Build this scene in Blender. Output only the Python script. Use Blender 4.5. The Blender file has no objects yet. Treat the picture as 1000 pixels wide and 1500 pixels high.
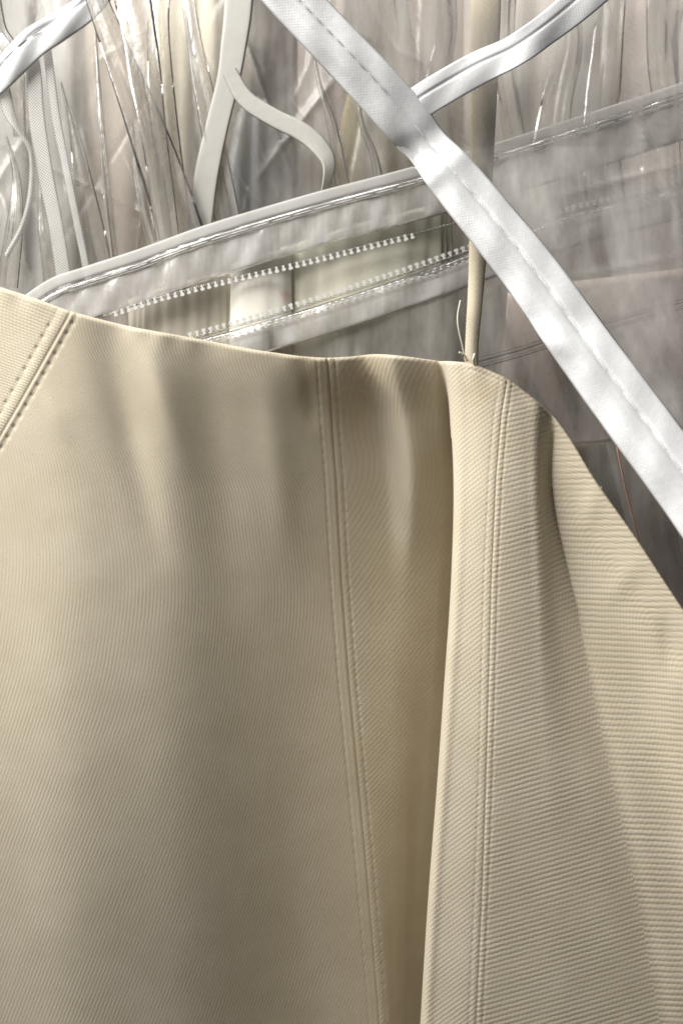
import bpy, bmesh, math, random
import numpy as np
from mathutils import Vector, Matrix
random.seed(7); rng = np.random.default_rng(7)

# ------------------------------------------------------------------ camera, light, exposure
sc = bpy.context.scene
D, F = 0.40, 1540.0            # camera distance (m) to the garment, focal length in photo pixels
S = D / F                      # metres per photo pixel on the garment
cam_d = bpy.data.cameras.new('camera'); cam = bpy.data.objects.new('camera', cam_d)
sc.collection.objects.link(cam); sc.camera = cam
cam.location = (0, -D, 0); cam.rotation_euler = (math.pi/2, 0, 0)
cam_d.sensor_fit = 'VERTICAL'; cam_d.sensor_height = 36; cam_d.lens = F/1500*36
cam_d.clip_start = 0.01; cam_d.clip_end = 20
cam_d.dof.use_dof = True; cam_d.dof.focus_distance = D-0.002; cam_d.dof.aperture_fstop = 12
w = bpy.data.worlds.new('World'); sc.world = w; w.use_nodes = True
wb = w.node_tree.nodes['Background']; wb.inputs[0].default_value = (1.0, 0.98, 0.95, 1); wb.inputs[1].default_value = 0.10
def area(name, loc, target, sx, sy, power, col):
    l = bpy.data.lights.new(name, 'AREA'); l.shape = 'RECTANGLE'; l.size = sx; l.size_y = sy; l.energy = power; l.color = col
    o = bpy.data.objects.new(name, l); sc.collection.objects.link(o); o.location = loc
    o.rotation_euler = (Vector(target)-Vector(loc)).to_track_quat('-Z', 'Y').to_euler(); return o
area('ceiling_lamp', (-0.60, -0.36, 0.66), (0, 0, 0.1), 0.85, 0.55, 21, (1.0, 0.97, 0.92))
area('ceiling_lamp', (-0.25, -0.30, 1.25), (0.05, 0.05, 0), 0.9, 0.16, 8, (1.0, 0.98, 0.96))
sc.view_settings.view_transform = 'Standard'; sc.view_settings.look = 'None'
sc.view_settings.exposure = 0.0; sc.view_settings.gamma = 1
sc.render.engine = 'CYCLES'
sc.cycles.use_denoising = True
sc.cycles.max_bounces = 10; sc.cycles.diffuse_bounces = 4; sc.cycles.transparent_max_bounces = 40
sc.cycles.caustics_reflective = False; sc.cycles.caustics_refractive = False
sc.cycles.sample_clamp_indirect = 4

def P(px, py, Y=0.0):          # photo pixel + depth behind the garment plane -> point
    k = (D+Y)/F
    return Vector(((px-500)*k, Y, (750-py)*k))
def Pn(px, py, Y):
    k = (D+Y)/F
    return np.stack([(px-500)*k, Y+0*px, (750-py)*k], -1)

# ------------------------------------------------------------------ helpers
C = sc.collection
def tag(o, label=None, cat=None, group=None, kind=None):
    for k, v in (('label', label), ('category', cat), ('group', group), ('kind', kind)):
        if v: o[k] = v
    return o
def thing(name, loc, label, cat, group=None):
    o = bpy.data.objects.new(name, None); C.objects.link(o); o.location = loc; o.empty_display_size = 0.01
    return tag(o, label, cat, group)
def link(name, me, mat, parent=None):
    o = bpy.data.objects.new(name, me); C.objects.link(o)
    if mat and not me.materials: me.materials.append(mat)
    if parent:
        o.parent = parent; bpy.context.view_layer.update(); o.matrix_parent_inverse = parent.matrix_world.inverted()
    return o
def grid_mesh(name, co, smooth=True, close_u=False, uv=None, attrs=None, mask=None):
    """co: (nv, nu, 3) array -> quad grid mesh"""
    nv, nu = co.shape[:2]
    idx = np.arange(nv*nu).reshape(nv, nu)
    nx = idx if close_u else idx[:, :-1]
    rt = np.roll(idx, -1, 1) if close_u else idx[:, 1:]
    if close_u: q = np.stack([nx[:-1], nx[1:], rt[1:], rt[:-1]], -1)
    else: q = np.stack([nx[:-1], nx[1:], rt[1:], rt[:-1]], -1)
    if mask is not None: q = q[mask]
    q = q.reshape(-1, 4)
    if mask is not None:
        used = np.unique(q); remap = np.full(nv*nu, -1); remap[used] = np.arange(len(used)); q = remap[q]
    else: used = np.arange(nv*nu)
    me = bpy.data.meshes.new(name)
    me.vertices.add(len(used)); me.vertices.foreach_set('co', co.reshape(-1, 3)[used].astype(np.float32).ravel())
    me.loops.add(q.size); me.loops.foreach_set('vertex_index', q.astype(np.int32).ravel())
    me.polygons.add(len(q)); me.polygons.foreach_set('loop_start', np.arange(0, q.size, 4, dtype=np.int32))
    me.update(calc_edges=True)
    if smooth: me.polygons.foreach_set('use_smooth', np.ones(len(q), bool))
    if uv is not None:
        l = me.uv_layers.new(name='rib'); l.data.foreach_set('uv', uv.reshape(-1, 2)[used][q.ravel()].astype(np.float32).ravel())
    for k, a in (attrs or {}).items():
        at = me.attributes.new(k, 'FLOAT', 'POINT'); at.data.foreach_set('value', a.ravel()[used].astype(np.float32))
    me.update()
    return me
def spline(pts, n):
    """Catmull-Rom through the rows of pts, n samples"""
    p = np.asarray(pts, float); m = len(p)
    p = np.vstack([2*p[0]-p[1], p, 2*p[-1]-p[-2]])
    t = np.linspace(0, m-1-1e-9, n); i = t.astype(int); f = (t-i)[:, None]
    a, b, c, d = p[i], p[i+1], p[i+2], p[i+3]
    return 0.5*(2*b+(c-a)*f+(2*a-5*b+4*c-d)*f*f+(3*b-a-3*c+d)*f**3)
def tube(pts, r, n=8, name='tube', steps=None):
    p = spline(pts, steps or len(pts)*6); r = np.broadcast_to(np.asarray(r, float), (len(pts),)) if np.ndim(r) == 0 else np.asarray(r, float)
    rr = spline(np.stack([r, r], 1), len(p))[:, 0]
    t = np.gradient(p, axis=0); t /= np.linalg.norm(t, axis=1)[:, None]
    up = np.tile([0., 1., 0.], (len(p), 1)); s = np.cross(t, up); s /= np.linalg.norm(s, axis=1)[:, None]+1e-12; u = np.cross(s, t)
    a = np.linspace(0, 2*np.pi, n, endpoint=False)
    co = p[:, None]+rr[:, None, None]*(np.cos(a)[None, :, None]*s[:, None]+np.sin(a)[None, :, None]*u[:, None])
    co = np.concatenate([np.repeat(p[:1, None], n, 1), co, np.repeat(p[-1:, None], n, 1)], 0)
    return grid_mesh(name, co, close_u=True)
def fbm(x, y, seed, octs=4, base=1.0):
    """smooth pseudo noise from sums of sines"""
    r = np.random.default_rng(seed); o = 0*x
    for k in range(octs):
        fr = base*1.9**k
        for _ in range(3):
            a = r.uniform(0, 2*np.pi); ph = r.uniform(0, 6.28)
            o = o+np.sin((x*np.cos(a)+y*np.sin(a))*fr+ph)/(3*1.6**k)
    return o
def sstep(a, b, x):
    t = np.clip((x-a)/(b-a), 0, 1); return t*t*(3-2*t)

# ------------------------------------------------------------------ materials
def newmat(name):
    m = bpy.data.materials.new(name); m.use_nodes = True; nt = m.node_tree; nt.nodes.clear()
    out = nt.nodes.new('ShaderNodeOutputMaterial'); return m, nt, out
def N(nt, typ, **kw):
    n = nt.nodes.new(typ)
    for k, v in kw.items():
        if k.startswith('i_'):
            key = k[2:]; key = int(key) if key.isdigit() else key.replace('_', ' ')
            n.inputs[key].default_value = v
        else: setattr(n, k, v)
    return n
def M(nt, op, a, b=None, c=None):
    n = nt.nodes.new('ShaderNodeMath'); n.operation = op
    for i, v in enumerate((a, b, c)):
        if v is None: continue
        if isinstance(v, (int, float)): n.inputs[i].default_value = v
        else: nt.links.new(v, n.inputs[i])
    return n.outputs[0]
def mixcol(nt, f, a, b):
    n = nt.nodes.new('ShaderNodeMix'); n.data_type = 'RGBA'
    for i, v in ((0, f), (6, a), (7, b)):
        if isinstance(v, (int, float)): n.inputs[i].default_value = v
        elif isinstance(v, tuple): n.inputs[i].default_value = (*v, 1)
        else: nt.links.new(v, n.inputs[i])
    return n.outputs[2]
def ramp(nt, v, lo, hi, a=0.0, b=1.0):
    n = N(nt, 'ShaderNodeMapRange'); n.clamp = True
    for i, x in ((1, lo), (2, hi), (3, a), (4, b)): n.inputs[i].default_value = x
    nt.links.new(v, n.inputs[0]); return n.outputs[0]
def noise(nt, vec, scale, detail=2.0, rough=0.5):
    n = N(nt, 'ShaderNodeTexNoise'); n.inputs['Scale'].default_value = scale; n.inputs['Detail'].default_value = detail; n.inputs['Roughness'].default_value = rough
    nt.links.new(vec, n.inputs['Vector']); return n.outputs[0]

def twill_mat():
    m, nt, out = newmat('cream_twill')
    b = N(nt, 'ShaderNodeBsdfPrincipled')
    uv = N(nt, 'ShaderNodeUVMap', uv_map='rib').outputs[0]
    geo = N(nt, 'ShaderNodeNewGeometry').outputs['Position']
    wob = noise(nt, geo, 420, 1)
    sep = N(nt, 'ShaderNodeSeparateXYZ'); nt.links.new(uv, sep.inputs[0])
    q = M(nt, 'ADD', sep.outputs[1], M(nt, 'MULTIPLY', M(nt, 'SUBTRACT', wob, 0.5), 0.3))
    p = sep.outputs[0]
    rib = M(nt, 'SINE', M(nt, 'MULTIPLY', q, 2*math.pi))
    rib = M(nt, 'MULTIPLY_ADD', rib, 0.5, 0.5)
    rib = M(nt, 'POWER', rib, 0.7)
    # short float threads lying across each rib, offset from rib to rib
    thr = M(nt, 'SINE', M(nt, 'MULTIPLY', M(nt, 'ADD', M(nt, 'MULTIPLY', p, 1.15), M(nt, 'MULTIPLY', q, 0.5)), 2*math.pi))
    fz = noise(nt, geo, 2600, 3, 0.65)
    big = noise(nt, geo, 45, 3, 0.6)
    amp = N(nt, 'ShaderNodeAttribute', attribute_name='ribamp').outputs['Fac']
    amp = M(nt, 'MULTIPLY', amp, ramp(nt, noise(nt, geo, 70, 3, 0.6), 0.3, 0.7, 0.6, 1.2))
    h = M(nt, 'MULTIPLY', amp, M(nt, 'ADD', rib, M(nt, 'MULTIPLY', thr, 0.10)))
    h = M(nt, 'ADD', h, M(nt, 'MULTIPLY', fz, 0.7))
    bp = N(nt, 'ShaderNodeBump'); bp.inputs['Strength'].default_value = 1.0; bp.inputs['Distance'].default_value = 0.00019
    nt.links.new(h, bp.inputs['Height']); nt.links.new(bp.outputs[0], b.inputs['Normal'])
    c = mixcol(nt, ramp(nt, big, 0.35, 0.7), (0.565, 0.50, 0.38), (0.625, 0.56, 0.44))
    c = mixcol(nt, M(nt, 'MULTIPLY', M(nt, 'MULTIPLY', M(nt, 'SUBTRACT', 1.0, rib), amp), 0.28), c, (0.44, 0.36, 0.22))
    st = N(nt, 'ShaderNodeAttribute', attribute_name='stain').outputs['Fac']
    stn = M(nt, 'MULTIPLY', st, ramp(nt, noise(nt, geo, 260, 4, 0.7), 0.25, 0.75, 0.35, 1.2))
    c = mixcol(nt, stn, c, (0.33, 0.235, 0.10))
    fib = noise(nt, geo, 3600, 2, 0.7); wv = M(nt, 'ADD', M(nt, 'MULTIPLY', thr, 0.10), M(nt, 'SUBTRACT', fib, 0.5))
    c = mixcol(nt, ramp(nt, wv, 0.02, 0.30, 0.0, 0.45), c, (0.80, 0.75, 0.64))
    c = mixcol(nt, ramp(nt, wv, -0.02, -0.30, 0.0, 0.40), c, (0.36, 0.29, 0.19))
    sp = ramp(nt, noise(nt, geo, 1500, 1), 0.73, 0.80)        # tiny dark flecks
    c = mixcol(nt, M(nt, 'MULTIPLY', sp, 0.35), c, (0.16, 0.11, 0.06))
    nt.links.new(c, b.inputs['Base Color'])
    b.inputs['Roughness'].default_value = 0.78; b.inputs['Specular IOR Level'].default_value = 0.18
    b.inputs['Sheen Weight'].default_value = 0.12; b.inputs['Sheen Roughness'].default_value = 0.5
    nt.links.new(b.outputs[0], out.inputs[0]); return m
def cloth_mat(name, col, scale=900, rough=0.85, bump=0.0002, var=0.25, trans=0.0):
    m, nt, out = newmat(name); b = N(nt, 'ShaderNodeBsdfPrincipled')
    geo = N(nt, 'ShaderNodeTexCoord').outputs['Object']
    n1 = noise(nt, geo, 30, 4, 0.6); n2 = noise(nt, geo, scale, 2)
    c = mixcol(nt, ramp(nt, n1, 0.3, 0.7), tuple(x*(1-var) for x in col), tuple(min(1, x*(1+var*0.4)) for x in col))
    nt.links.new(c, b.inputs['Base Color']); b.inputs['Roughness'].default_value = rough
    bp = N(nt, 'ShaderNodeBump'); bp.inputs['Distance'].default_value = bump; nt.links.new(n2, bp.inputs['Height']); nt.links.new(bp.outputs[0], b.inputs['Normal'])
    b.inputs['Specular IOR Level'].default_value = 0.25
    nt.links.new(b.outputs[0], out.inputs[0]); return m
def tape_mat(name, col, period, alpha=1.0, rough=0.45, depth=0.00012, contrast=0.35):
    """plain woven tape: UV in weave periods"""
    m, nt, out = newmat(name); b = N(nt, 'ShaderNodeBsdfPrincipled')
    uv = N(nt, 'ShaderNodeUVMap', uv_map='rib').outputs[0]
    sep = N(nt, 'ShaderNodeSeparateXYZ'); nt.links.new(uv, sep.inputs[0])
    a = M(nt, 'SINE', M(nt, 'MULTIPLY', sep.outputs[0], 2*math.pi/period)); c_ = M(nt, 'SINE', M(nt, 'MULTIPLY', sep.outputs[1], 2*math.pi/period))
    wv = M(nt, 'MULTIPLY', a, c_)
    geo = N(nt, 'ShaderNodeNewGeometry').outputs['Position']; n1 = noise(nt, geo, 120, 4, 0.6)
    bp = N(nt, 'ShaderNodeBump'); bp.inputs['Distance'].default_value = depth
    nt.links.new(M(nt, 'ADD', M(nt, 'MULTIPLY', wv, 0.5), M(nt, 'MULTIPLY', n1, 2.5*0.00012/depth)), bp.inputs['Height']); nt.links.new(bp.outputs[0], b.inputs['Normal'])
    c = mixcol(nt, ramp(nt, wv, -0.6, 0.6), tuple(x*(1-contrast) for x in col), col)
    nt.links.new(c, b.inputs['Base Color']); b.inputs['Roughness'].default_value = rough; b.inputs['Specular IOR Level'].default_value = 0.5
    if alpha < 1:
        t = N(nt, 'ShaderNodeBsdfTransparent'); mx = N(nt, 'ShaderNodeMixShader')
        nt.links.new(ramp(nt, M(nt, 'ADD', wv, M(nt, 'MULTIPLY', n1, 0.6)), -0.7, 1.0, alpha-0.18, min(1, alpha+0.15)), mx.inputs[0])
        nt.links.new(t.outputs[0], mx.inputs[1]); nt.links.new(b.outputs[0], mx.inputs[2]); nt.links.new(mx.outputs[0], out.inputs[0])
    else: nt.links.new(b.outputs[0], out.inputs[0])
    return m
def film_mat(name, haze=0.08, tint=(0.975, 0.965, 0.95), rough=0.09, hazecol=(0.86, 0.84, 0.81), bump=0.0006, bscale=70, gloss=1.0):
    """thin clear vinyl: lets light straight through, Fresnel gloss, faint scuff haze, whitened creases"""
    m, nt, out = newmat(name)
    geo = N(nt, 'ShaderNodeNewGeometry').outputs['Position']
    mp = N(nt, 'ShaderNodeMapping'); mp.inputs['Scale'].default_value = (1, 1, 0.5); nt.links.new(geo, mp.inputs[0])
    n1 = noise(nt, mp.outputs[0], bscale, 4, 0.55)
    mp2 = N(nt, 'ShaderNodeMapping'); mp2.inputs['Scale'].default_value = (1, 1, 0.10); mp2.inputs['Rotation'].default_value = (0, 0.22, 0); nt.links.new(geo, mp2.inputs[0])
    n2 = noise(nt, mp2.outputs[0], 85, 3, 0.5)
    bp = N(nt, 'ShaderNodeBump'); bp.inputs['Distance'].default_value = bump; nt.links.new(M(nt, 'ADD', n1, M(nt, 'MULTIPLY', n2, 0.06)), bp.inputs['Height'])
    tr = N(nt, 'ShaderNodeBsdfTransparent'); tr.inputs[0].default_value = (*tint, 1)
    gl = N(nt, 'ShaderNodeBsdfGlossy'); gl.inputs['Roughness'].default_value = rough; nt.links.new(bp.outputs[0], gl.inputs['Normal']); gl.inputs[0].default_value = (gloss, gloss, gloss, 1)
    df = N(nt, 'ShaderNodeBsdfDiffuse'); df.inputs[0].default_value = (*hazecol, 1); nt.links.new(bp.outputs[0], df.inputs['Normal'])
    tl = N(nt, 'ShaderNodeBsdfTranslucent'); tl.inputs[0].default_value = (*hazecol, 1)
    hz = N(nt, 'ShaderNodeMixShader'); hz.inputs[0].default_value = 0.5; nt.links.new(df.outputs[0], hz.inputs[1]); nt.links.new(tl.outputs[0], hz.inputs[2])
    cr = N(nt, 'ShaderNodeAttribute', attribute_name='crease').outputs['Fac']
    hf = M(nt, 'MULTIPLY', ramp(nt, n2, 0.3, 0.72, 0.25, 1.9), haze)
    hf = M(nt, 'MULTIPLY', hf, ramp(nt, n1, 0.3, 0.7, 0.6, 1.4))
    hf = M(nt, 'ADD', hf, M(nt, 'MULTIPLY', cr, 0.30))
    m1 = N(nt, 'ShaderNodeMixShader'); nt.links.new(hf, m1.inputs[0]); nt.links.new(tr.outputs[0], m1.inputs[1]); nt.links.new(hz.outputs[0], m1.inputs[2])
    fr = N(nt, 'ShaderNodeFresnel'); fr.inputs[0].default_value = 1.5; nt.links.new(bp.outputs[0], fr.inputs['Normal'])
    m2 = N(nt, 'ShaderNodeMixShader'); nt.links.new(M(nt, 'MINIMUM', M(nt, 'MULTIPLY', fr.outputs[0], 1.0), 1.0), m2.inputs[0])
    nt.links.new(m1.outputs[0], m2.inputs[1]); nt.links.new(gl.outputs[0], m2.inputs[2])
    nt.links.new(m2.outputs[0], out.inputs[0]); return m

TW = twill_mat()
THREAD = cloth_mat('cream_thread', (0.66, 0.60, 0.48), 3000, 0.6, 0.0001, 0.1)
STRAPM = TW

# ================================================================== cream top
def ytop(x):
    xs = [-500, -150, 0, 50, 100, 150, 200, 300, 380, 440, 480, 515, 545, 600, 650, 690, 740, 780, 812, 835, 870, 930, 1000, 1090, 1300]
    ys = [300, 385, 420, 436, 455, 468, 480, 497, 512, 520, 522, 519, 515, 521, 527, 531, 552, 582, 608, 640, 702, 790, 902, 1040, 1400]
    return np.interp(x, xs, ys)
_xx = np.arange(-520, 1320, 2.0); _k = np.exp(-(np.arange(-12, 13)/5.0)**2); _k /= _k.sum()
_yt = np.convolve(np.pad(ytop(_xx), 12, 'edge'), _k, 'valid')
def ytop_s(x): return np.interp(x, _xx, _yt)

# control rows: photo y, then feature (x, d) pairs; d = px towards the camera
RY = [420, 530, 610, 700, 850, 1000, 1150, 1300, 1500, 1900]
FX = {  # feature: x at each row
 'end':  [-420]*10, 'w1': [-170]*10, 'l0': [0]*10, 'l1': [110]*10,
 'v1': [170, 178, 196, 212, 225, 232, 240, 245, 250, 255],
 'r1': [230, 236, 248, 262, 280, 290, 300, 305, 310, 315],
 'v2': [305, 305, 312, 322, 340, 352, 360, 368, 372, 376],
 'r2': [395, 398, 402, 408, 415, 425, 432, 440, 446, 452],
 'sc': [476, 479, 484, 491, 499, 510, 524, 538, 555, 580],
 'v3': [528, 536, 556, 568, 572, 572, 574, 576, 582, 600],
 'r3': [570, 578, 596, 606, 604, 598, 598, 598, 596, 612],
 'd0': [628, 632, 642, 650, 648, 640, 630, 618, 606, 620],
 'dv': [642, 646, 668, 700, 714, 708, 700, 690, 680, 690],
 'dt': [656, 658, 661, 664.5, 661, 651, 640.5, 629, 617, 600],
 'd1': [682, 684, 692, 696, 694, 685, 674, 663, 652, 634],
 'sr': [748, 742, 733, 725, 718, 714, 710, 705, 697, 685],
 'r4': [788, 786, 781, 781, 786, 790, 796, 802, 810, 824],
 'd2': [802, 800, 796, 798, 812, 832, 856, 882, 915, 970],
 'vd': [812, 810, 808, 822, 842, 866, 898, 930, 968, 1030],
 'r5': [826, 824, 821, 812, 840, 886, 922, 956, 994, 1058],
 'r6': [880, 880, 880, 884, 906, 940, 972, 1004, 1040, 1110],
 'v6': [960, 960, 960, 960, 972, 985, 1010, 1040, 1080, 1150],
 'r7': [1040, 1040, 1040, 1040, 1040, 1045, 1070, 1100, 1140, 1210],
 'e2': [1300]*10,
}
FD = {
 'end':  [-300]*10, 'w1': [-50, -50, -52, -56, -64, -76, -92, -110, -140, -200],
 'l0': [2, 4, 4, 0, -8, -18, -34, -58, -98, -180], 'l1': [8, 13, 17, 18, 16, 8, -8, -32, -74, -156],
 'v1': [-2, -4, -2, 4, 8, 3, -13, -37, -79, -160],
 'r1': [7, 6, 4, 2, -2, -10, -26, -49, -90, -170],
 'v2': [-8, -14, -20, -24, -26, -34, -49, -72, -112, -190],
 'r2': [-4, -13, -28, -40, -55, -66, -81, -103, -140, -212],
 'sc': [-18, -28, -52, -66, -84, -98, -114, -134, -168, -232],
 'v3': [-40, -54, -90, -108, -121, -128, -145, -164, -196, -252],
 'r3': [-10, -16, -52, -82, -143, -160, -179, -204, -237, -290],
 'd0': [-18, -22, -52, -92, -148, -178, -196, -214, -244, -292],
 'dv': [-17, -24, -56, -108, -176, -206, -224, -240, -268, -312],
 'dt': [-12, -16, -24, -24, -22, -20, -22, -30, -48, -92],
 'd1': [-4, -3, 4, 9, 12, 14, 12, 5, -12, -56],
 'sr': [0, 2, 10, 18, 22, 24, 22, 15, -2, -46],
 'r4': [-6, -4, 4, 11, 13, 15, 16, 10, -4, -46],
 'd2': [-10, -10, -8, -14, -16, -6, 3, 0, -14, -54],
 'vd': [-12, -12, -20, -46, -36, -20, -9, -10, -22, -62],
 'r5': [-6, -6, -11, -18, -24, -12, -4, -6, -18, -58],
 'r6': [16, 16, 16, 18, 16, 10, 9, 4, -10, -48],
 'v6': [58, 58, 58, 62, 56, 48, 42, 34, 20, -20],
 'r7': [90, 90, 90, 96, 92, 84, 76, 68, 54, 14],
 'e2': [150]*10,
}
for _k, _e in (('v1', -10), ('r1', -20), ('v2', -36), ('r2', -50), ('sc', -58), ('v3', -60), ('r3', -48), ('d0', -66), ('dv', -84)):   # the front panel turns away towards the deep fold
    FD[_k] = [a+_e*f for a, f in zip(FD[_k], (.15, .25, .5, .75, 1, 1.1, 1.1, 1.1, 1.1, 1.1))]
names = list(FX); nf = len(names); nr = len(RY)
CX = np.array([FX[k] for k in names], float); CD = np.array([FD[k] for k in names], float)
def rows_interp(A, y):         # A (nf, nr) -> values at rows y (ny, nf), cubic (Catmull-Rom, nonuniform knots)
    y = np.clip(y, RY[0], RY[-1]-1e-6); k = np.array(RY, float)
    i = np.clip(np.searchsorted(k, y, 'right')-1, 0, nr-2); f = (y-k[i])/(k[i+1]-k[i])
    m = np.gradient(A, k, axis=1); h = (k[i+1]-k[i])
    f2, f3 = f*f, f**3
    return ((2*f3-3*f2+1)*A[:, i]+(f3-2*f2+f)*h*m[:, i]+(-2*f3+3*f2)*A[:, i+1]+(f3-f2)*h*m[:, i+1]).T
# column parameters s (feature index), denser round the seams
sd = []
seglen = {0: 10, 1: 50, 2: 100, 22: 40}
for i in range(nf-1):
    L = abs(CX[i+1, 4]-CX[i, 4])+abs(CD[i+1, 4]-CD[i, 4])
    st = 2.0
    if names[i] in ('end',): st = 12
    elif names[i] == 'w1': st = 2.4
    elif names[i] in ('l0',): st = 1.1
    elif names[i] in ('r7',): st = 6
    elif names[i+1] in ('sc', 'sr') or names[i] in ('sc', 'sr'): st = 1.15
    elif names[i] in ('d0',): st = 3
    n = max(4, int(math.ceil(L/st))); sd += list(i+np.arange(n)/n)
sd = np.array(sd+[nf-1.0])
tt = np.concatenate([np.linspace(0, 0.010, 10)[:-1], np.linspace(0.010, 1.0, 620)**1.0])
YB = 1900.0
tt = np.concatenate([np.array([0, .8, 1.8, 3, 4.5, 6, 8, 10, 12, 14.0]), np.arange(15.6, 1130, 1.75), np.linspace(1131, 1480, 40)])/1480.0
ns, nt_ = len(sd), len(tt)
def cr_s(V, s):                # V (ny, nf) at s (ns)
    i = np.clip(s.astype(int), 0, nf-2); f = s-i
    Vp = np.concatenate([2*V[:, :1]-V[:, 1:2], V, 2*V[:, -1:]-V[:, -2:-1]], 1)
    a, b, c, d = Vp[:, i], Vp[:, i+1], Vp[:, i+2], Vp[:, i+3]
    ten = 0.42
    m0, m1 = ten*(c-a), ten*(d-b)
    f2, f3 = f*f, f**3
    return (2*f3-3*f2+1)*b+(f3-2*f2+f)*m0+(-2*f3+3*f2)*c+(f3-f2)*m1
# dense table over y, then sample each vertex's own y
YT = np.arange(300, 1901, 2.5)
TX = cr_s(rows_interp(CX, YT), sd); TD = cr_s(rows_interp(CD, YT), sd)
def soften(X, T, lo, hi, sig, fade):   # even out slope breaks across a broad panel (Gaussian in x, row by row)
    a, b = np.searchsorted(sd, lo), np.searchsorted(sd, hi); T = T.copy()
    for r_ in range(len(T)):
        x, d = X[r_, a:b], T[r_, a:b]; xu = np.arange(x[0], x[-1], 2.0)
        du = np.interp(xu, x, d); n = int(3*sig/2); kx = np.arange(-n, n+1)*2.0; kw = np.exp(-(kx/sig)**2/2); kw /= kw.sum()
        l0, l1 = du[0]-(du[1:n+1][::-1]-du[0]), du[-1]-(du[-n-1:-1][::-1]-du[-1])
        ds = np.convolve(np.concatenate([l0, du, l1]), kw, 'valid')
        m_ = np.clip((x-x[0])/fade, 0, 1)*np.clip((x[-1]-x)/fade, 0, 1); m_ = m_*m_*(3-2*m_)
        T[r_, a:b] = d*(1-m_)+np.interp(x, xu, ds)*m_
    return T
TD = soften(TX, TD, names.index('w1')+.1, names.index('v3')-.3, 22, 60)
TD = soften(TX, TD, names.index('dt')+.35, names.index('r4')+.2, 16, 18)
TD = soften(TX, TD, names.index('r5')+.2, names.index('e2')-.1, 12, 25)
def tab(T, y):                 # y (nt, ns) -> T interpolated per column
    k = np.clip((y-YT[0])/2.5, 0, len(YT)-1.001); i = k.astype(int); f = k-i; c = np.arange(ns)[None, :]
    return T[i, c]*(1-f)+T[i+1, c]*f
yg = np.repeat((420+tt*1480)[:, None], ns, 1)
for _ in range(6):
    xg = tab(TX, yg); y0 = ytop_s(xg); yg = y0+(YB-y0)*tt[:, None]
xg = tab(TX, yg); dg = tab(TD, yg)
below = yg-ytop_s(xg)          # px below the top edge

# seam polylines
def poly(pts):
    p = np.array(pts, float); return p
SEAM_C = poly([(477, 505), (479, 530), (484, 610), (491, 700), (499, 850), (510, 1000), (524, 1150), (538, 1300), (555, 1500), (580, 1900)])
SEAM_R = poly([(748, 530), (742, 555), (733, 610), (725, 700), (718, 850), (714, 1000), (710, 1150), (705, 1300), (697, 1500), (685, 1900)])
SEAM_L = poly([(112, 440), (97, 470), (60, 537), (27, 595), (0, 640), (-60, 735), (-150, 880), (-300, 1150)])
def xat(poly_, y): return np.interp(y, poly_[:, 1], poly_[:, 0])
sF = {k: names.index(k) for k in names}
sm = sd[None, :]
uC = xg-xat(SEAM_C, yg); uR = xg-xat(SEAM_R, yg)
slopeL = 0.865
uL = (xg-xat(SEAM_L, yg))*slopeL            # perpendicular distance
near = lambda a, b: (sm > sF[a]) & (sm < sF[b])
def g(u, c, w_): return np.exp(-((u-c)/w_)**2)
dz = np.zeros_like(dg)
# centre seam: groove, flat ridge left and right, sunk stitch rows
mC = near('r2', 'v3')*1.0; fadeC = 1-0.55*sstep(1150, 1450, yg)
dz += mC*fadeC*(-2.4*g(uC, 1.0, 1.5)+0.9*g(uC, -3, 3.0)-0.8*g(uC, -15, 2.2)+0.4*g(uC, -9, 4)-0.9*g(uC, 12, 2.2)+0.5*g(uC, 7, 3))
mR = near('d1', 'r4')*1.0
dz += mR*(-1.0*g(uR, 0.5, 1.3)+0.3*g(uR, -5, 3.2)-0.4*g(uR, -10.5, 1.6)+0.3*g(uR, 5, 2.6)-0.5*g(uR, 9.5, 1.6))
mL = near('w1', 'v1')*1.0
dz += mL*(-1.1*g(uL, 1, 1.7)+0.8*g(uL, -7, 6)-0.4*g(uL, -17, 3)-0.7*g(uL, 11, 3.2)+0.6*g(uL, 5, 2.5)+0.7*sstep(14, 0, uL)*sstep(-60, -8, uL))
# stitch rows: place, and dimple the cloth at each needle hole
ROWS = []    # (poly, offset, pitch, y0, y1, mask, u-array)
STITCH = []
def row(pl, off, pitch, y0, y1, mask, uarr, slope, depth, rad, jit=1.0):
    global dz
    y = y0; k = 0
    step = pitch*slope if slope < 1 else pitch
    while y < y1:
        x = xat(pl, y)+off/slope
        r = np.hypot((xg-x), (yg-y))
        loc = (np.abs(yg-y) < 14) & (np.abs(xg-x) < 14) & (mask > 0)
        dz[loc] -= depth*np.exp(-(r[loc]/rad)**2)
        STITCH.append((pl, off, slope, y, step, k)); k += 1
        y += step*(1+jit*0.06*(random.random()-0.5))
row(SEAM_C, -15, 17.5, 540, 1480, mC, uC, 1.0, 0.6, 2.2)
row(SEAM_C, 12, 16.5, 536, 1480, mC, uC, 1.0, 0.9, 2.2)
row(SEAM_R, -10.5, 16.5, 590, 1490, mR, uR, 1.0, 0.6, 2.0)
row(SEAM_R, 9.5, 16.0, 590, 1490, mR, uR, 1.0, 0.6, 1.9)
row(SEAM_L, -17, 18.5, 478, 690, mL, uL, slopeL, 1.7, 2.8)
row(SEAM_L, 11, 17.5, 474, 690, mL, uL, slopeL, 1.7, 3.0)
# edge stitch ridge near the top and little puckers along it, soft body undulation
edge = np.exp(-(below/22)**2)
dz += 1.3*edge*np.sin(xg/9.0+2*np.sin(xg/37))*sstep(0, 5, below)*(sm < sF['vd'])
dz -= 1.2*np.exp(-((below-9)/2.2)**2)*(sm > sF['d1'])*(sm < sF['vd'])
dz += 0.7*fbm(xg, yg*0.4, 3, 2, 0.012)*sstep(0, 60, below)
dz += 0.12*fbm(xg, yg, 5, 2, 0.06)
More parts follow.
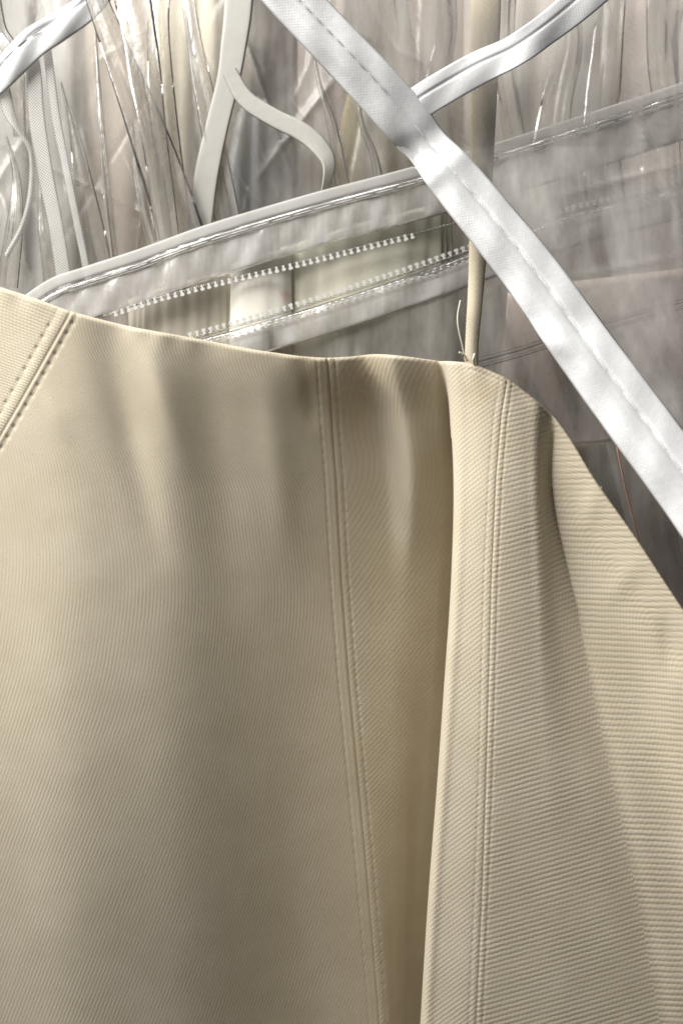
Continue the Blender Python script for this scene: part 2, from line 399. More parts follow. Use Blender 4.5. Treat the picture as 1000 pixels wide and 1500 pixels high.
# pull lines: soft diagonal drag folds near the neckline
def drag(x0, y0, x1, y1, w_, a, mask=1.0):
    global dz
    t = np.clip(((xg-x0)*(x1-x0)+(yg-y0)*(y1-y0))/((x1-x0)**2+(y1-y0)**2), 0, 1)
    r = np.hypot(xg-(x0+t*(x1-x0)), yg-(y0+t*(y1-y0)))
    dz += mask*a*np.exp(-(r/w_)**2)*np.sin(t*np.pi)**2
mA = (sm < sF['sc'])*1.0
drag(135, 420, 250, 880, 23, -9, mA); drag(188, 420, 285, 720, 20, 7, mA); drag(265, 420, 365, 1000, 38, -9, mA); drag(382, 470, 432, 900, 26, 8, mA)
drag(445, 530, 462, 640, 12, -6, mA); drag(55, 560, 110, 660, 14, 2, mA)
mB = ((sm > sF['vd'])*1.0)
drag(965, 880, 985, 1010, 14, -6, mB); drag(880, 690, 850, 790, 14, 2.5, mB); drag(940, 800, 880, 900, 16, 2.5, mB)
dg = dg+dz
# roll over the top edge
R0 = 7.0
roll = np.clip(1-below/R0, 0, 1)
dg = dg-R0*(1-np.sqrt(np.clip(1-roll**2, 0, 1)))
# stains (yellowing near the neckline)
def blob(x, y, rx, ry): return np.exp(-((xg-x)/rx)**2-((yg-y)/ry)**2)
stain = 0.55*blob(455, 555, 28, 45)+0.45*blob(540, 545, 30, 45)+0.30*blob(505, 590, 40, 50)+0.4*blob(700, 575, 22, 24)+0.30*blob(610, 560, 30, 40)+0.15*blob(350, 530, 60, 20)+0.35*blob(545, 890, 3, 9)
stain += 0.22*np.exp(-(below/6.0)**2)*(xg > 690)
stain = np.clip(stain, 0, 1)
co = Pn(xg, yg, 0*xg); k_ = S
co[..., 1] = -dg*S; kk = (D+co[..., 1])/F   # keep pixel column/row true at its own depth
co[..., 0] = (xg-500)*(S*0.35+kk*0.65); co[..., 2] = (750-yg)*(S*0.35+kk*0.65)
# rib coordinates
da = np.zeros_like(xg); dl = np.sqrt(np.diff(xg, axis=1)**2+np.diff(dg-dz, axis=1)**2)
da[:, 1:] = np.cumsum(dl, 1)
def ribuv(theta, per):
    th = math.radians(theta)
    ref = np.argmin(np.abs(sd-sF['sr'])); a = da-da[:, ref:ref+1]+720
    return np.stack([(a*math.cos(th)-yg*math.sin(th))/per, (a*math.sin(th)+yg*math.cos(th))/per], -1)
cs = 0.5*(sd[1:]+sd[:-1]); ctr = lambda A: 0.25*(A[1:, 1:]+A[:-1, 1:]+A[1:, :-1]+A[:-1, :-1])
cuL, cuC = ctr(uL), ctr(uC); cuR = ctr(uR)
fs = np.broadcast_to(cs[None, :], cuL.shape)
isL = (cuL < 0) & (fs < sF['v1']); 
left_of_C = ((cuC < 0) & (fs > sF['r2'])) | (fs <= sF['r2']); left_of_C &= fs < sF['v3']
left_of_R = (((cuR < 0) & (fs > sF['d1'])) | (fs <= sF['d1'])) & (fs < sF['r4'])
p1 = isL; p2 = left_of_C & ~isL; p3 = left_of_R & ~left_of_C; rest = ~left_of_R
p4 = rest & (fs < sF['vd']); p5 = rest & (fs >= sF['vd'])
top = thing('cream_top', P(500, 1500, 0.0), 'cream twill strappy top with stitched seams and deep folds hanging in front', 'top')
panels = []
for msk, th, per, ra in ((p1, -22, 6.2, .36), (p2, 66, 5.2, .28), (p3, 38, 6.0, .38), (p4, 16, 7.2, .58), (p5, -1, 8.4, .80)):
    me = grid_mesh('panel', co, uv=ribuv(th, per), attrs={'stain': stain, 'ribamp': np.full_like(stain, ra)}, mask=msk)
    panels.append(link('panel', me, TW, top))
panels[0]['label'] = 'side panel beyond the slanting double-stitched seam'
panels[1]['label'] = 'wide shaded front panel'
panels[2]['label'] = 'panel with the deep dark fold'
panels[4]['label'] = 'brightly lit outer panel with wide ribs'
# turned-in facing behind the neckline
nb = 40; fy = np.linspace(0, 1, nb); ri = (fy*70).astype(int)
fb = co[ri].copy(); fb[1:, :, 1] += 0.0022
uvb = np.stack([np.broadcast_to(xg[0]/6, (nb, ns)), np.broadcast_to((fy*150/6)[:, None], (nb, ns))], -1)
link('facing', grid_mesh('facing', fb, uv=uvb, attrs={'stain': np.zeros((nb, ns)), 'ribamp': np.full((nb, ns), 0.5)}), TW, top)

# stitches: one shared capsule mesh, seated on the cloth
def capsule(name, L, r):
    a = np.linspace(0, 2*np.pi, 6, endpoint=False); rows = []
    for t, q in ((-1, 0.05), (-0.8, 0.75), (0, 1), (0.8, 0.75), (1, 0.05)):
        rows.append(np.stack([np.full(6, t*L/2), q*r*np.cos(a), q*r*np.sin(a)*0.8], -1))
    return grid_mesh(name, np.array(rows), close_u=True)
CAP = capsule('stitch', 1.0, 0.15); CAP.materials.append(THREAD)
def surf_at(x, y, slo, shi):
    c0, c1 = np.searchsorted(sd, slo), np.searchsorted(sd, shi)
    d2 = (xg[:, c0:c1]-x)**2+(yg[:, c0:c1]-y)**2
    i = np.unravel_index(np.argmin(d2), d2.shape); return i[0], i[1]+c0
for (pl, off, slope, y, step, k) in STITCH:
    ya, yb = y+step*0.17, y+step*0.83
    xa, xb = xat(pl, ya)+off/slope, xat(pl, yb)+off/slope
    rng_s = {id(SEAM_C): ('r2', 'v3'), id(SEAM_R): ('d1', 'r4'), id(SEAM_L): ('w1', 'v1')}[id(pl)]
    a = surf_at(xa, ya, sF[rng_s[0]], sF[rng_s[1]]); b = surf_at(xb, yb, sF[rng_s[0]], sF[rng_s[1]])
    A, B = Vector(co[a]), Vector(co[b])
    dv = B-A; mid = (A+B)/2+Vector((0, 0.00005, 0))
    pi = {id(SEAM_C): (1 if off < 0 else 2), id(SEAM_R): (2 if off < 0 else 3), id(SEAM_L): (0 if off < 0 else 1)}[id(pl)]
    o = bpy.data.objects.new('stitch', CAP); C.objects.link(o)
    X = dv.normalized(); Z = Vector((0, -1, 0)); Yv = Z.cross(X).normalized(); Z = X.cross(Yv)
    L = max(dv.length*1.15, 6*S); th = (1.2 if pl is not SEAM_L else 2.2)*S/0.3
    Mx = Matrix(((X.x*L, Yv.x*th, Z.x*th, mid.x), (X.y*L, Yv.y*th, Z.y*th, mid.y), (X.z*L, Yv.z*th, Z.z*th, mid.z), (0, 0, 0, 1)))
    o.parent = panels[pi]; o.matrix_parent_inverse = top.matrix_world.inverted() if False else Matrix.Identity(4)
    o.matrix_basis = Mx
bpy.context.view_layer.update()
for o in list(C.objects):
    if o.name.startswith('stitch'): o.matrix_parent_inverse = o.parent.matrix_world.inverted()

# strap: soft flattened loop of the same cloth, wide and flat above, rolled below
def ribbon(name, path, width, Y, bulge, mat, parent, n=90, m=15, twist=None, thick=0.0006, uvs=1.0, fold=None, extra=None):
    """path px points, width px, Y depth per point (m); closed flat tube"""
    c = spline([(p[0], p[1]) for p in path], n); Wd = spline([(q, q) for q in width], n)[:, 0]; Yd = spline([(q, q) for q in Y], n)[:, 0]
    tw = spline([(q, q) for q in (twist or [0]*len(path))], n)[:, 0]
    t = np.gradient(c, axis=0); t /= np.linalg.norm(t, axis=1)[:, None]; nrm = np.stack([-t[:, 1], t[:, 0]], 1)
    v = np.linspace(-1, 1, m); arc = np.concatenate([[0], np.cumsum(np.hypot(*np.diff(c, axis=0).T))])
    ct, st_ = np.cos(tw)[:, None], np.sin(tw)[:, None]
    prof = bulge*(1-v**2)[None, :]*np.ones((n, 1))
    if extra is not None: prof = prof+extra(arc[:, None], v[None, :])
    lat = v[None, :]*Wd[:, None]/2
    def sheet(off):
        px = c[:, 0:1]+nrm[:, 0:1]*lat*ct; py = c[:, 1:2]+nrm[:, 1:2]*lat*ct
        Yy = Yd[:, None]-(prof+off)*1.0-lat*S*st_
        return Pn(px, py, Yy)
    e = (np.abs(v) < 0.999)*1.0
    fr, bk = sheet(thick/2*e[None, :]), sheet((-2*prof*0.5-thick/2)*1.0*e[None, :])
    cc = np.concatenate([fr, bk[:, ::-1][:, 1:-1]], 1)
    uu = np.concatenate([lat, lat[:, ::-1][:, 1:-1]], 1); vv = np.broadcast_to(arc[:, None], uu.shape)
    me = grid_mesh(name, cc, close_u=True, uv=np.stack([uu*uvs, vv*uvs], -1), attrs={'stain': 0*uu, 'ribamp': 0*uu+0.5})
    return link(name, me, mat, parent)
def strap_uv(o, th, per):
    l = o.data.uv_layers['rib']; a = np.zeros(len(l.data)*2, np.float32); l.data.foreach_get('uv', a); a = a.reshape(-1, 2); q = math.radians(th)
    b = np.stack([(a[:, 0]*math.cos(q)-a[:, 1]*math.sin(q))/per, (a[:, 0]*math.sin(q)+a[:, 1]*math.cos(q))/per], -1)
    l.data.foreach_set('uv', b.astype(np.float32).ravel())
st = ribbon('strap', [(690, 548), (691, 500), (696, 430), (700, 360), (704, 270), (707, 180), (709, 100), (711, 20), (714, -120)],
            [19, 20, 23, 27, 33, 37, 41, 44, 46], [0.004, 0.006, 0.009, 0.012, 0.016, 0.019, 0.022, 0.025, 0.032], 0.0016, STRAPM, top, n=140, m=17, thick=0.0012)
strap_uv(st, 40, 4.2)
LT = cloth_mat('loose_thread', (0.78, 0.73, 0.62), 3000, 0.6, 0.0001, 0.1)
def thread(pts, r=0.00032):
    return link('loose_thread', tube([P(x, y, Y) for x, y, Y in pts], r, 6, 'loose_thread', len(pts)*8), LT, top)
thread([(682, 532, .004), (678, 512, .002), (671, 480, 0.0), (670, 462, 0.0), (674, 440, .001)])
thread([(684, 529, .004), (680, 521, .001), (672, 516, .0)], 0.0004)
thread([(694, 536, .002), (693, 526, -.001), (695, 518, -.001)], 0.0005)
thread([(877, 722, -.001), (880, 718, -.003), (880, 713, -.004)], 0.0002)

# ================================================================== plastic bags
def film(name, corners, nu, nv, mat, parent, pleat=(0.004, 0.02), ncre=40, cre=(), seed=1, amp=0.0012, lean=0.25, wid=(3, 9), warp=None, clen=(80, 320)):
    """sheet between four (px, py, Y) corners TL TR BR BL with pleats and sharp creases"""
    r = np.random.default_rng(seed)
    u = np.linspace(0, 1, nu)[None, :]; v = np.linspace(0, 1, nv)[:, None]
    c = np.array(corners, float)
    B = c[0][None, None]*((1-u)*(1-v))[..., None]+c[1][None, None]*(u*(1-v))[..., None]+c[2][None, None]*(u*v)[..., None]+c[3][None, None]*((1-u)*v)[..., None]
    x, y, Y = B[..., 0].copy(), B[..., 1].copy(), B[..., 2].copy()
    if warp: x, y, Y = warp(x, y, Y, u, v)
    h = pleat[0]*fbm(x+0.18*y, y*0.12, seed+1, 3, pleat[1])
    cr = 0*x
    L = list(cre)
    x0, x1, y0, y1 = x.min(), x.max(), y.min(), y.max()
    for _ in range(ncre):
        a = r.normal(0, lean)+0.16; ln = r.uniform(*clen); cx, cy = r.uniform(x0, x1), r.uniform(y0, y1)
        L.append((cx-math.sin(a)*ln/2, cy-math.cos(a)*ln/2, cx+math.sin(a)*ln/2, cy+math.cos(a)*ln/2, r.uniform(*wid), amp*r.uniform(0.3, 1.2)*r.choice([-1, 1]), r.uniform(0, 1)**2*0.8))
    for (ax, ay, bx, by, w_, am, wh) in L:
        dx, dy = bx-ax, by-ay; ll = dx*dx+dy*dy
        t = ((x-ax)*dx+(y-ay)*dy)/ll; tc = np.clip(t, 0, 1)
        di = np.hypot(x-(ax+tc*dx), y-(ay+tc*dy)); tp = np.sin(np.clip(tc, 0.02, 0.98)*np.pi)**0.5
        e = np.exp(-di/w_)*tp
        h = h+am*e; cr = np.maximum(cr, wh*np.exp(-(di/(w_*0.55))**2)*tp)
    co_ = Pn(x, y, Y-h)
    me = grid_mesh(name, co_, attrs={'crease': cr})
    return link(name, me, mat, parent)
FILM_F = film_mat('front_film', haze=0.38, rough=0.12, bump=0.0008, bscale=60)
FILM_Z = film_mat('zip_film', haze=0.36, rough=0.07, bump=0.0007, bscale=80)
FILM_B = film_mat('crinkled_film', haze=0.32, rough=0.25, gloss=0.7, bump=0.0011, bscale=70)
FOLD = film_mat('folded_film', haze=0.24, rough=0.28, gloss=0.6, bump=0.0012, bscale=90, hazecol=(0.72, 0.70, 0.66))
FILM_H = film_mat('thick_vinyl', haze=0.66, rough=0.22, bump=0.0006, bscale=120, hazecol=(0.84, 0.83, 0.82))
HEM = film_mat('clear_hem', haze=0.10, rough=0.05, bump=0.0001)
WHITE = tape_mat('white_binding', (0.64, 0.65, 0.66), 3.2, rough=0.3, depth=0.00006, contrast=0.08)
WHITE2 = tape_mat('white_binding_fine', (0.62, 0.63, 0.64), 3.2, rough=0.3, depth=0.00006, contrast=0.1)
MESHT = tape_mat('mesh_tape', (0.70, 0.69, 0.66), 4.5, alpha=0.5, contrast=0.35)
ZTAPE = tape_mat('zip_tape', (0.76, 0.75, 0.73), 3.4, alpha=0.55, contrast=0.25)
SEW = cloth_mat('grey_thread', (0.42, 0.42, 0.42), 3000, 0.5, 0.0001, 0.1)
SEWW = cloth_mat('white_thread', (0.86, 0.86, 0.86), 3000, 0.45, 0.0001, 0.1)
TEETH = cloth_mat('nylon_teeth', (0.70, 0.70, 0.68), 3000, 0.3, 0.0001, 0.05)
def stitches(parent, pts, pitch, Yf, mat, frac=0.75, r=0.00035):
    """dashed sewing along px polyline; each stitch a child of parent"""
    c = spline(pts, 400); arc = np.concatenate([[0], np.cumsum(np.hypot(*np.diff(c[:, :2], axis=0).T))])
    me = capsule('stitch', 1.0, 0.15); me.materials.append(mat); a = 0
    while a < arc[-1]-pitch:
        q0 = [np.interp(a, arc, c[:, i]) for i in range(3)]; q1 = [np.interp(a+pitch*frac, arc, c[:, i]) for i in range(3)]
        A, B = P(*q0), P(*q1); dv = B-A; L = dv.length; X = dv.normalized(); Z = Vector((0, -1, 0)); Yv = Z.cross(X).normalized(); Z = X.cross(Yv); th = r/0.15
        mid = (A+B)/2; o = bpy.data.objects.new('stitch', me); C.objects.link(o)
        Mx = Matrix(((X.x*L, Yv.x*th, Z.x*th, mid.x), (X.y*L, Yv.y*th, Z.y*th, mid.y), (X.z*L, Yv.z*th, Z.z*th, mid.z), (0, 0, 0, 1)))
        bpy.context.view_layer.update()
        o.parent = parent; o.matrix_parent_inverse = parent.matrix_world.inverted(); o.matrix_basis = Mx
        a += pitch*(1+0.1*(random.random()-0.5))

# --- front bag: clear film whose white bound edge runs diagonally across
fb_ = thing('clear_garment_bag', P(800, 0, -0.01), 'clear plastic garment bag edged with the broad white diagonal binding, in front', 'garment bag')
bp_ = [(330, -110), (430, 0), (545, 122), (598, 182), (625, 215), (665, 262), (725, 335), (780, 405), (880, 545), (1000, 708), (1100, 850), (1300, 1130)]
bY = [-.012, -.012, -.012, -.010, -.009, -.013, -.017, -.021, -.033, -.048, -.060, -.085]
bW = [72, 72, 74, 72, 66, 76, 80, 84, 90, 94, 96, 98]
def bind_extra(arc, v):
    e = -0.00075*np.exp(-((v+0.18)/0.07)**2)            # sunk stitch line
    e = e+0.0006*np.exp(-((v-0.30)/0.3)**2)
    e = e-0.0022*np.exp(-((arc-430)/26)**2)*(0.6+0.4*v)+0.0011*np.exp(-((arc-478)/16)**2)  # kink where it buckles
    e = e+0.0014*np.exp(-((arc-800+30*v)/22)**2)*np.clip(v+0.2, 0, 1)-0.0009*np.exp(-((arc-770+30*v)/30)**2)
    return e+0.00035*np.sin(arc/31+2*v)+0.0002*np.sin(arc/13-3*v)
bd = ribbon('binding', bp_, bW, bY, 0.0014, WHITE, fb_, n=260, m=33, thick=0.0010, extra=bind_extra)
bc = spline(bp_, 300); bt = np.gradient(bc, axis=0); bt /= np.linalg.norm(bt, axis=1)[:, None]; bn = np.stack([-bt[:, 1], bt[:, 0]], 1)
bw_ = spline([(a, a) for a in bW], 300)[:, 0]; bYs = spline([(a, a) for a in bY], 300)[:, 0]
line = [(bc[i, 0]-bn[i, 0]*bw_[i]*0.09, bc[i, 1]-bn[i, 1]*bw_[i]*0.09, bYs[i]-0.0019) for i in range(18, 290, 6)]
cut = next(i for i, q in enumerate(line) if q[1] > 150)
stitches(bd, line[:cut], 23, None, SEW, 0.72, 0.00024)
stitches(bd, line[cut+2:], 36, None, SEWW, 0.66, 0.0002)
_bp = np.array(bp_, float); _bY = np.array(bY)
def front_warp(x, y, Y, u, v):
    t = np.interp(v, [0, 1], [0, len(_bp)-1]); i = np.arange(len(_bp)); bx = np.interp(t, i, _bp[:, 0]); by = np.interp(t, i, _bp[:, 1]); b = np.interp(t, i, _bY)
    return bx*(1-u)+1600*u, by+0*u, (b+0.007)*(1-u)+0.004*u+0.004*np.sin(u*3)
film('film', [(400, -110, -.006), (1500, -110, .004), (1500, 900, -.030), (1110, 850, -.040)], 170, 170, FILM_F, fb_, pleat=(0.0022, 0.010), ncre=34, seed=11, amp=0.0009, lean=0.35, wid=(3, 8), clen=(60, 220),
     cre=[(965, 60, 1000, 420, 4, .0012, .3), (900, 110, 1000, 330, 5, .001, .5), (938, 95, 946, 330, 3, .0010, .25), (820, 285, 1010, 235, 6, .0012, .6), (915, 20, 905, 110, 2.5, .0007, .7), (930, 100, 985, 96, 4, .0009, .9), (760, 420, 1010, 370, 5, .0008, .35), (690, 60, 660, 190, 4, .001, .5), (665, 160, 690, 240, 2.5, .0008, .8), (800, 50, 795, 130, 3, .001, .6)],
     warp=front_warp)
bd2 = ribbon('binding', [(590, 166), (640, 134), (700, 100), (750, 76), (792, 48), (850, 2), (930, -70)], [50, 50, 50, 48, 46, 50, 54], [-.0095, -.010, -.011, -.011, -.010, -.009, -.007], 0.0005, WHITE2, fb_, n=160, m=29, thick=0.0008, twist=[0, 0, 0.1, .3, -.12, 0, 0],
     extra=lambda arc, v: -0.0005*np.exp(-((v+0.25)/0.08)**2)+0.0012*np.exp(-((arc-185)/22)**2)*np.clip(v, 0, 1)+0.00025*np.sin(arc/17+3*v))
bd2['label'] = 'short white binding running up to the right, folded at its middle'

# --- zip bag behind the strap
zb = thing('zipped_garment_bag', P(500, 400, 0.03), 'clear vinyl garment bag with open nylon zipper slanting behind the cream top', 'garment bag')
ZY = 0.050
def zipline(pts, Y0=ZY): return [(x, y) for x, y in pts]
T_UP = [(20, 445), (75, 408), (120, 392), (200, 366), (300, 330), (450, 285), (590, 248), (720, 211), (860, 166), (1000, 120), (1120, 80)]
def off(pts, d): return [(x+d*0.27, y+d) for x, y in pts]
W0 = [16]*len(T_UP)
top_tape = ribbon('zip_tape', off(T_UP, 8), [17]*len(T_UP), [ZY-.001]*len(T_UP), 0.0001, ZTAPE, zb, n=220, m=7, thick=0.0004, extra=lambda a, v: 0.0003*np.sin(a/23))
band = ribbon('vinyl_band', off(T_UP, 46), [50, 54, 58, 60, 62, 62, 62, 64, 66, 68, 70], [ZY]*len(T_UP), 0.0005, FILM_H, zb, n=240, m=17, thick=0.0008,
              extra=lambda a, v: 0.0010*np.exp(-((v+0.86)/0.06)**2)+0.00025*np.sin(a/19+2*v)+0.0002*np.sin(a/7.3+4*v))
link('piping', tube([P(x, y, ZY-.0012) for x, y in off(T_UP, 21)], 0.00055, 8, 'piping', 200), HEM, zb)
link('piping', tube([P(x, y, ZY-.0012) for x, y in off(T_UP, 27)], 0.00035, 8, 'piping', 200), FILM_H, zb)
stitches(top_tape, [(x, y, ZY-.0019) for x, y in off(T_UP, 23)], 31, None, SEWW, 0.9, 0.00022)
R1 = [(150, 466), (220, 442), (300, 420), (345, 409), (470, 379), (600, 346), (700, 320)]
R2 = [(230, 505), (290, 489), (400, 458), (500, 427), (600, 394), (690, 362), (760, 335), (830, 308), (900, 291), (965, 274), (1100, 230)]
link('tooth_cord', tube([P(x, y-2, ZY-.0004) for x, y in R1], 0.0005, 6, 'tooth_cord', 120), HEM, zb)
link('tooth_cord', tube([P(x, y+4, ZY-.0006) for x, y in R2], 0.0006, 6, 'tooth_cord', 160), HEM, zb)
def tooth_mesh():
    # a stem that widens to a rounded head, 1 unit = 1 px, pointing down (+y px)
    prof = [(-2.0, -3.5), (2.0, -3.5), (1.6, 0.5), (3.2, 2.6), (3.0, 4.6), (0, 5.4), (-3.0, 4.6), (-3.2, 2.6), (-1.6, 0.5)]
    me = bpy.data.meshes.new('tooth'); bm = bmesh.new()
    a = [bm.verts.new((x*S, -1.6*S, -y*S)) for x, y in prof]; b = [bm.verts.new((x*S, 1.6*S, -y*S)) for x, y in prof]
    bm.faces.new(a); bm.faces.new(b[::-1])
    for i in range(len(a)): bm.faces.new((a[i], b[i], b[(i+1) % len(a)], a[(i+1) % len(a)]))
    bmesh.ops.recalc_face_normals(bm, faces=bm.faces); bm.to_mesh(me); bm.free(); me.materials.append(TEETH); return me
TM = tooth_mesh(); bpy.context.view_layer.update()
def teeth(pts, x0, x1, pitch, flip):
    c = spline(pts, 500); arc = np.concatenate([[0], np.cumsum(np.hypot(*np.diff(c, axis=0).T))]); a = 0
    while a < arc[-1]:
        x, y = np.interp(a, arc, c[:, 0]), np.interp(a, arc, c[:, 1]); x2, y2 = np.interp(a+4, arc, c[:, 0]), np.interp(a+4, arc, c[:, 1]); a += pitch
        if not x0 < x < x1: continue
        o = bpy.data.objects.new('tooth', TM); C.objects.link(o); o.parent = zb; o.matrix_parent_inverse = zb.matrix_world.inverted()
        o.location = P(x, y, ZY-.0006); ang = math.atan2(-(y2-y), x2-x)+random.uniform(-.06, .06)
        o.rotation_euler = (0, -ang+(math.pi if flip else 0), 0); k = (D+ZY)/D*random.uniform(.9, 1.05); o.scale = (k, k, k)
teeth(R1, 165, 612, 10.2, False)
teeth(R2, 270, 690, 10.2, True)
teeth(R2, 800, 960, 10.2, True)
lower = ribbon('vinyl_band', off(R2, 30), [44]*len(R2), [ZY+.001]*len(R2), 0.0005, FILM_H, zb, n=240, m=15, thick=0.0008, extra=lambda a, v: 0.0008*np.exp(-((v+0.5)/0.08)**2)+0.0003*np.sin(a/17+2*v))
stitches(lower, [(x, y, ZY-.0008) for x, y in off(R2, 15)], 11, None, SEWW, 0.5, 0.00028)
film('film', [(-120, 380, .052), (1250, 40, .050), (1250, 950, .070), (-120, 950, .075)], 210, 130, FILM_Z, zb, pleat=(0.0018, 0.014), ncre=46, seed=21, amp=0.0010, lean=0.3, wid=(2.5, 6), clen=(60, 220),
     cre=[(560, 260, 600, 420, 3, .001, .4), (700, 390, 716, 440, 2, .0009, .8), (735, 390, 752, 440, 2.4, .001, .5), (262, 440, 270, 480, 4, .0016, .9), (725, 380, 722, 540, 2.5, .0009, .3), (480, 390, 500, 372, 5, .002, .8)],
     warp=lambda x, y, Y, u, v: (x, np.interp(x, [p[0] for p in R2], [p[1]+8 for p in R2], left=560, right=190)*(1-v)+950*v, Y))
h1 = link('hem_ridge', tube([P(x, y, .046) for x, y in [(600, 556), (690, 530), (760, 511), (815, 493), (900, 468), (1200, 385)]], 0.0009, 10, 'hem_ridge', 60), HEM, zb)
h2 = link('hem_ridge', tube([P(x, y, .045) for x, y in [(600, 566), (690, 540), (760, 521), (815, 503), (900, 478), (1200, 395)]], 0.0007, 10, 'hem_ridge', 60), HEM, zb)
def plate(name, pts, Y, th, mat, parent):
    me = bpy.data.meshes.new(name); bm = bmesh.new()
    a = [bm.verts.new(P(x, y, Y)) for x, y in pts]; b = [bm.verts.new(P(x, y, Y)+Vector((0, th, 0))) for x, y in pts]
    bm.faces.new(a[::-1]); bm.faces.new(b)
    for i in range(len(a)): bm.faces.new((a[i], a[(i+1) % len(a)], b[(i+1) % len(a)], b[i]))
    bmesh.ops.recalc_face_normals(bm, faces=bm.faces); bm.to_mesh(me); bm.free(); return link(name, me, mat, parent)
CARDM = cloth_mat('olive_card', (0.66, 0.56, 0.42), 500, 0.5, 0.00005, 0.15)
cp = thing('label_card', P(850, 760, .034), 'small olive card in clear sleeve poking out beside the right edge of the top', 'card')
plate('card', [(790, 654), (886, 650), (925, 800), (960, 960), (800, 960)], .0355, .0006, CARDM, cp)
plate('sleeve', [(780, 650), (893, 644), (936, 800), (975, 975), (790, 975)], .034, .0004, FILM_Z, cp)
link('edge_weld', tube([P(x, y, .0335) for x, y in [(778, 654), (840, 649), (893, 644)]], 0.00045, 6, 'edge_weld', 20), HEM, cp)
PINK = cloth_mat('rust_edge', (0.46, 0.28, 0.22), 500, 0.5, 0.00005, 0.3)
link('coloured_edge', tube([P(x, y, .0338) for x, y in [(903, 655), (915, 715), (934, 790), (952, 860), (980, 970)]], 0.0004, 6, 'coloured_edge', 30), PINK, cp)

# --- crinkled bags behind, upper left
cb = thing('crinkled_garment_bag', P(200, 0, 0.07), 'crinkled clear plastic garment bag at the upper left with woven tapes', 'garment bag')
film('film', [(-160, -140, .075), (640, -140, .085), (640, 620, .095), (-160, 620, .09)], 260, 220, FILM_B, cb, pleat=(0.0035, 0.016), ncre=120, seed=31, amp=0.0020, lean=0.42, wid=(2.0, 6), clen=(40, 260),
     cre=[(150, 20, 272, 335, 3, .003, .5), (190, 0, 248, 335, 3.5, .0028, .4), (138, 90, 168, 390, 4, .003, .7), (205, 190, 210, 300, 3, .002, .6), (268, 20, 342, 330, 3, .003, .5), (340, 0, 430, 265, 3, .003, .4), (184, 228, 206, 292, 2, .002, 1), (52, 300, 72, 392, 2.4, .002, 1), (230, 30, 255, 240, 5, .003, .5), (470, 110, 500, 215, 2.5, .002, .6), (120, 330, 132, 370, 2, .002, 1), (0, 280, 45, 400, 5, .003, .5), (20, 240, 40, 390, 4, .003, .5)])
FO = [((120, -60), (165, 60), (215, 190), (268, 345), 26, 70), ((185, -60), (205, 60), (225, 190), (246, 350), 60, 34), ((238, -60), (232, 40), (240, 170), (262, 350), 30, 44),
      ((268, -60), (285, 60), (310, 190), (338, 350), 16, 40), ((140, 40), (145, 130), (155, 260), (172, 410), 18, 14), ((90, 120), (110, 200), (128, 300), (150, 420), 40, 46),
      ((60, 250), (62, 310), (70, 360), (84, 430), 16, 34), ((10, 200), (24, 260), (22, 330), (10, 420), 50, 34), ((-30, -60), (-10, 40), (20, 90), (30, 200), 50, 20), ((455, 60), (470, 130), (488, 190), (505, 290), 14, 22), ((520, 110), (530, 180), (548, 230), (560, 300), 10, 16), ((300, 180), (312, 230), (330, 290), (350, 380), 36, 20), ((195, 180), (200, 250), (214, 320), (235, 400), 30, 20)]
def folds(lst, parent, Y0, Y1, seed):
    r = random.Random(seed)
    for a, b, c, d, w0, w1 in lst:
        w0 = 3 if a[1] > 0 else w0; Yd = r.uniform(Y0, Y1); k = r.uniform(5, 11)
        ribbon('fold', [a, b, c, d], [w0, w0*.7+w1*.3, w0*.3+w1*.7, w1], [Yd, Yd, Yd, Yd+.004], 0.0003, FOLD, parent, n=70, m=13, thick=0.0001, twist=[r.uniform(-.4, .4) for _ in range(4)],
               extra=lambda arc, v, k=k: 0.0005*np.sin(arc/60+v*k*.5)+0.0003*np.sin(v*k*1.7+arc/90))
folds(FO, cb, .055, .078, 3)
bl = ribbon('binding', [(-60, 165), (-5, 118), (20, 92), (50, 62), (85, 40), (130, 8), (170, -40)], [36, 40, 44, 46, 44, 40, 36], [.066, .065, .064, .064, .065, .067, .07], 0.001, WHITE2, cb, n=120, m=21, thick=0.0008, extra=lambda a, v: -0.0006*np.exp(-((v+.45)/.12)**2)+0.0005*np.sin(a/15+3*v))
bl['label'] = 'white stitched binding in the top left corner'
stitches(bl, [(-10, 108, .0624), (12, 82, .0624), (40, 56, .0624), (80, 30, .0632)], 27, None, SEW, 0.7, 0.0004)
ribbon('woven_tape', [(44, 70), (50, 110), (54, 170), (66, 250), (82, 330), (96, 420), (105, 500)], [20, 23, 24, 24, 22, 22, 22], [.068]*7, 0.0001, MESHT, cb, n=120, m=9, thick=0.0005)
ribbon('woven_tape', [(68, 60), (73, 100), (82, 170), (96, 240), (112, 320), (132, 420), (145, 500)], [12, 13, 13, 12, 11, 11, 11], [.069]*7, 0.0001, MESHT, cb, n=120, m=7, thick=0.0005)
ribbon('torn_tape', [(-20, 120), (4, 128), (14, 165), (30, 195), (46, 225), (46, 280), (34, 330), (10, 375)], [16, 20, 18, 10, 8, 9, 9, 8], [.067]*8, 0.0006, MESHT, cb, n=100, m=9, thick=0.0005, twist=[0, .4, .2, .8, .5, .2, .3, .2])

